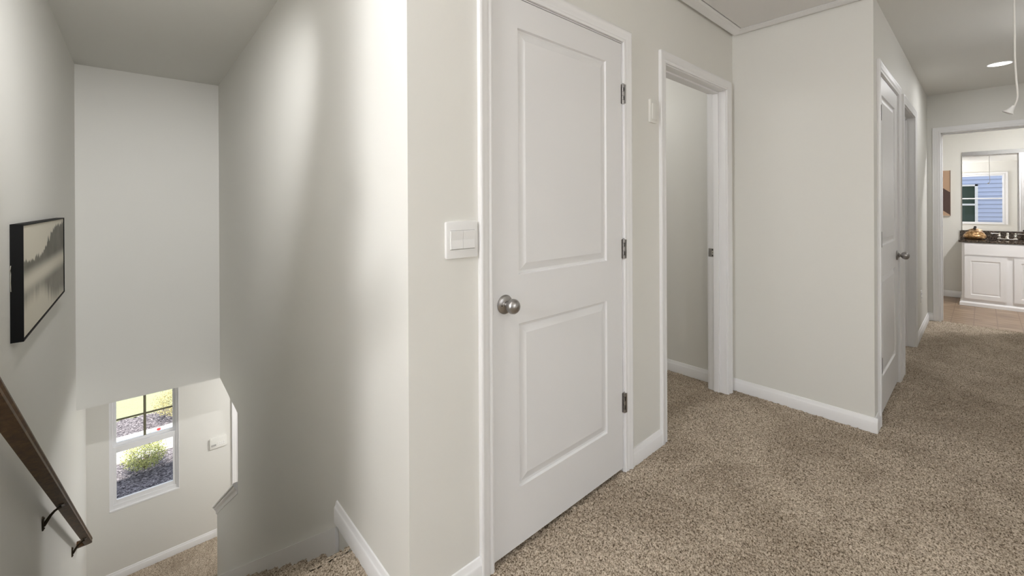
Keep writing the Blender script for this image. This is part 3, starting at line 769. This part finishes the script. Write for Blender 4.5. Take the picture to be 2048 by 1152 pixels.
def front(nm, y1, y0, z0, z1, inset=.052, flat=False):
    w, h = y1-y0, z1-z0
    P = [] if flat else [(inset, w-inset, inset, h-inset)]
    s = panel_slab(w, h, P, .019, ring=((0, 0), (.004, .006), (.010, .008), (.022, .004), (.024, .004)))
    return s.build(nm, M['cab'], root, mtx=Matrix.Translation((-.019, y1-cy_, z0)) @ Matrix.Rotation(R(-90), 4, 'Z'), bevel=None)
front('drawer_front', .154, -.589, .636, .772, flat=True)
front('cabinet_door', .154, -.190, .092, .612); front('cabinet_door', -.245, -.589, .092, .612)
# counter with sink cut
root = MB()
root.box(7.685, vy0-.028, .785, 7.80, vy1+.028, .810).box(8.10, vy0-.028, .785, 8.27, vy1+.028, .810).box(7.80, vy0-.028, .785, 8.10, -.42, .810).box(7.80, -.02, .785, 8.10, vy1+.028, .810)
ct = root.build('granite_countertop', M['granite'], bevel=.003); thing(ct, 'dark brown speckled granite counter on the white vanity', 'countertop')
MB().box(8.248, vy0-.028, .810, 8.27, vy1+.028, .908).build('backsplash', M['granite'], ct, bevel=.002)
sk = MB(); rows = []
for t, z in ((1, .784), (.96, .74), (.85, .69), (.6, .665), (.1, .66)): rows.append([(7.95+.16*t*math.cos(k*math.pi/12), -.22+.205*t*math.sin(k*math.pi/12), z) for k in range(24)])
so_ = sk.grid(rows, True, False).build('sink_bowl', M['plastic'], ct, smooth=60)
# faucet
fx, fy = 8.165, -.205
root = empty('faucet', (fx, fy, .811)); thing(root, 'polished two handle faucet on the granite counter', 'faucet')
m = MB(); m.box(-.022, -.085, 0, .022, .085, .010); m.build('base_plate', M['chrome'], root, bevel=.004)
for s in (1, -1):
    h_ = MB().lathe([(.021, .008), (.022, .014), (.015, .020), (.012, .028), (.018, .038), (.019, .048), (.012, .058), (.008, .064), (.011, .071), (.009, .078), (0, .082)], (0, s*.066, 0), (0, 0, 1), 20)
    ho = h_.build('handle', M['chrome'], root, smooth=50)
    MB().tube([(0, s*.066, .070), (-.004, s*.095, .074), (-.006, s*.125, .071), (-.007, s*.138, .074)], [.006, .0055, .0048, .0065], 10).build('lever', M['chrome'], ho, smooth=60)
m = MB(); m.lathe([(.024, .008), (.022, .02), (.016, .032), (.014, .05)], (0, 0, 0), (0, 0, 1), 20); m.tube([(0, 0, .045), (-.012, 0, .068), (-.045, 0, .078), (-.085, 0, .066), (-.10, 0, .050)], [.014, .014, .0125, .011, .010], 12)
m.build('spout', M['chrome'], root, smooth=60)
# lidded gold dish
gd = MB().lathe([(.060, 0), (.076, .004), (.092, .014), (.099, .028), (.099, .042), (.094, .056), (.088, .064), (.080, .066)], (0, 0, 0), (0, 0, 1), 60, None, lambda t, d: .05*abs(math.cos(9*math.pi*t)) if .006 < d < .07 else 0)
gdo = gd.build('lidded_dish', M['gold'], smooth=60, mtx=Matrix.Translation((8.03, .070, .811))); thing(gdo, 'ribbed gold lidded dish standing on the granite counter', 'dish')
ld = MB().lathe([(.084, .064), (.082, .076), (.070, .092), (.050, .105), (.026, .114), (.008, .120)], (0, 0, 0), (0, 0, 1), 60, None, lambda t, d: .045*abs(math.cos(9*math.pi*t)) if d < .108 else 0)
lo = ld.build('lid', M['gold'], gdo, smooth=60)
MB().lathe([(.005, .117), (.009, .122), (.0145, .131), (.013, .141), (.006, .147), (0, .148)], (0, 0, 0), (0, 0, 1), 20).build('finial', M['darkglaze'], lo, smooth=60)
jr = MB().lathe([(.030, 0), (.038, .01), (.042, .05), (.036, .075), (.026, .085), (.028, .092), (.036, .10), (.034, .112), (.022, .120), (0, .123)], (0, 0, 0), (0, 0, 1), 30)
thing(jr.build('small_jar', M['darkglaze'], smooth=50, mtx=Matrix.Translation((8.12, -.372, .811))), 'small dark round topped jar past the faucet on the counter', 'jar')
# mirror
mr = MB(); mr.box(8.262, -.66, .9095, 8.2695, .186, 1.948)
mro = mr.build('wall_mirror', M['mirror'], bevel=.001); thing(mro, 'frameless bathroom mirror reflecting a window and blue siding', 'mirror')
MB().box(8.256, -.66, 1.902, 8.2615, .186, 1.950).build('top_channel', M['alu'], mro)
MB().box(8.257, .1835, .9095, 8.2618, .1862, 1.902).build('side_channel', M['alu'], mro)
# geometric wall art
ar = MB(); ar.box(8.235, .292, 1.100, 8.27, .592, 1.716)
aro = ar.build('geometric_wall_art', M['lightwood']); thing(aro, 'tan and dark brown geometric wall panel beside the bathroom mirror', 'wall art')
m = MB(); X_ = 8.2345
m.poly([(X_, .587, 1.105), (X_, .297, 1.105), (X_, .297, 1.711), (X_, .587, 1.711)], M['tan'])
X_ = 8.2338
m.poly([(X_, .297, 1.420), (X_, .297, 1.113), (X_, .587, 1.365), (X_, .587, 1.670)], M['brownpaint'])
m.build('painted_face', M['tan'], aro)
MB().box(8.232, .2915, 1.100, 8.2352, .2965, 1.716).build('edge_strip', M['brownpaint'], aro)
# upright towel bar by the door, seen in the mirror
tb = MB(); tb.tube([(xD+T+.045, -.47, 1.08), (xD+T+.045, -.47, 1.68)], .011, 14)
for z in (1.10, 1.66): tb.tube([(xD+T+.0005, -.47, z), (xD+T+.045, -.47, z)], .009, 10)
thing(tb.build('pull_bar', M['alu'], smooth=50), 'upright brushed metal bar reflected at the mirror edge', 'bar')

# ------------------------------------------------------------------ outdoors: garden seen through the small window
G = -2.6
m = MB(); sheet(m, -3, 4, yW+.15, 8.72, .05, G, .010); o = m.build('mulch_bed', M['mulch'], smooth=80); thing(o, 'purplish brown mulch bed under the downstairs window', 'mulch', kind='stuff')
m = MB(); sheet(m, -3, 4, 9.65, 10.42, .05, G, .010); o = m.build('mulch_strip', M['mulch'], smooth=80); thing(o, 'mulch strip between the walk and the lawn', 'mulch', kind='stuff')
m = MB(); m.box(-3, 8.70, G-.1, 4, 9.67, G+.012); struct(m.build('sidewalk', M['concrete'], bevel=.004), 'pale sunlit concrete walk outside the window')
m = MB(); sheet(m, -4, 6, 10.42, 20, .08, G-.005, .012); o = m.build('lawn', M['grass'], smooth=80); thing(o, 'sunlit yellow green lawn beyond the mulch', 'lawn', kind='stuff')
m = MB(); m.box(-40, -30, G-.2, 40, 60, G-.06); struct(m.build('ground', M['dirt']))
def shrub(name, c, rx, rz, n, mat, label, flowers=0, seed=1):
    rnd = random.Random(seed); m = MB(); st = MB(); cx, cy = c
    for k in range(14):
        a = rnd.uniform(0, 6.28); rr = rnd.uniform(.3, .95); tip = Vector((rx*rr*math.cos(a), rx*rr*math.sin(a), rz*rnd.uniform(.55, 1.0)))
        st.tube([(0, 0, 0), tuple(tip*.5+Vector((0, 0, rz*.1))), tuple(tip)], [.004, .0025, .001], 5)
    for k in range(n):
        a = rnd.uniform(0, 6.28); u = rnd.uniform(-1, 1); q = rnd.uniform(.25, 1)**.5; rho = math.sqrt(1-u*u)*q
        p = Vector((rx*rho*math.cos(a), rx*rho*math.sin(a), rz*.55+rz*.5*u*q)) * rnd.uniform(.85, 1.12)
        if p.z < .02: continue
        d1 = Vector((rnd.gauss(0, 1), rnd.gauss(0, 1), rnd.gauss(.3, .6))).normalized(); d2 = d1.orthogonal().normalized()
        l = rnd.uniform(.016, .034); w = l*.38
        m.poly([p-d1*l*.5, p+d2*w*.5, p+d1*l*.5, p-d2*w*.5])
    root = m.build(name, mat, mtx=Matrix.Translation((cx, cy, G+.02))); thing(root, label, 'shrub')
    st.build('branches', M['stem'], root)
    for k in range(flowers):
        a = rnd.uniform(0, 6.28); f = MB(); q = (rx*.6*math.cos(a), rx*.6*math.sin(a), rz*1.08)
        if k == 0: q = (.16, .10, rz*1.14)
        f.lathe([(.0, 0), (.016, .003), (.027, .013), (.022, .024), (.010, .02), (0, .018)], q, (0, -.2, 1), 9, None, lambda t, d: .18*math.cos(5*2*math.pi*t))
        f.build('flower', M['petal'], root, smooth=60)
    return root
shrub('flowering_shrub', (.10, 8.22), .27, .42, 3600, M['leaf'], 'pale green flowering shrub in the mulch under the window', 2, 3)
shrub('garden_shrub', (.62, 9.95), .42, .48, 4600, M['leaf2'], 'olive brown shrub beyond the concrete walk', 0, 5)
# neighbouring house, seen only in the mirror
nx = -6.0
root = empty('neighbour_house', (nx, 0, G)); thing(root, 'blue lap sided house with a white window, reflected in the mirror', 'house')
m = MB(); pitch = .147
for k in range(44):
    z = k*pitch; m.poly([(.030, -7, z), (.030, 7, z), (0, 7, z+pitch), (0, -7, z+pitch)]); m.poly([(.030, -7, z), (.030, 7, z), (0, 7, z), (0, -7, z)])
m.box(-3, -7, 0, -.001, 7, 44*pitch)
m.build('siding', M['siding'], root)
m = MB(); a0, a1, b0, b1 = .115, 1.30, .50-G, 1.93-G
m.box(.0, a0, b0, .06, a0+.075, b1).box(0, a1-.075, b0, .06, a1, b1).box(0, a0, b1-.065, .06, a1, b1).box(0, a0, b0, .06, a1, b0+.06).box(0, a0, 1.17-G, .055, a1, 1.235-G)
wf = m.build('window_frame', M['white_ext'], root, bevel=.003)
MB().box(.005, a0+.05, b0+.03, .030, a1-.05, b1-.03).build('pane', M['dark_glass'], wf)
bpy.context.view_layer.update()
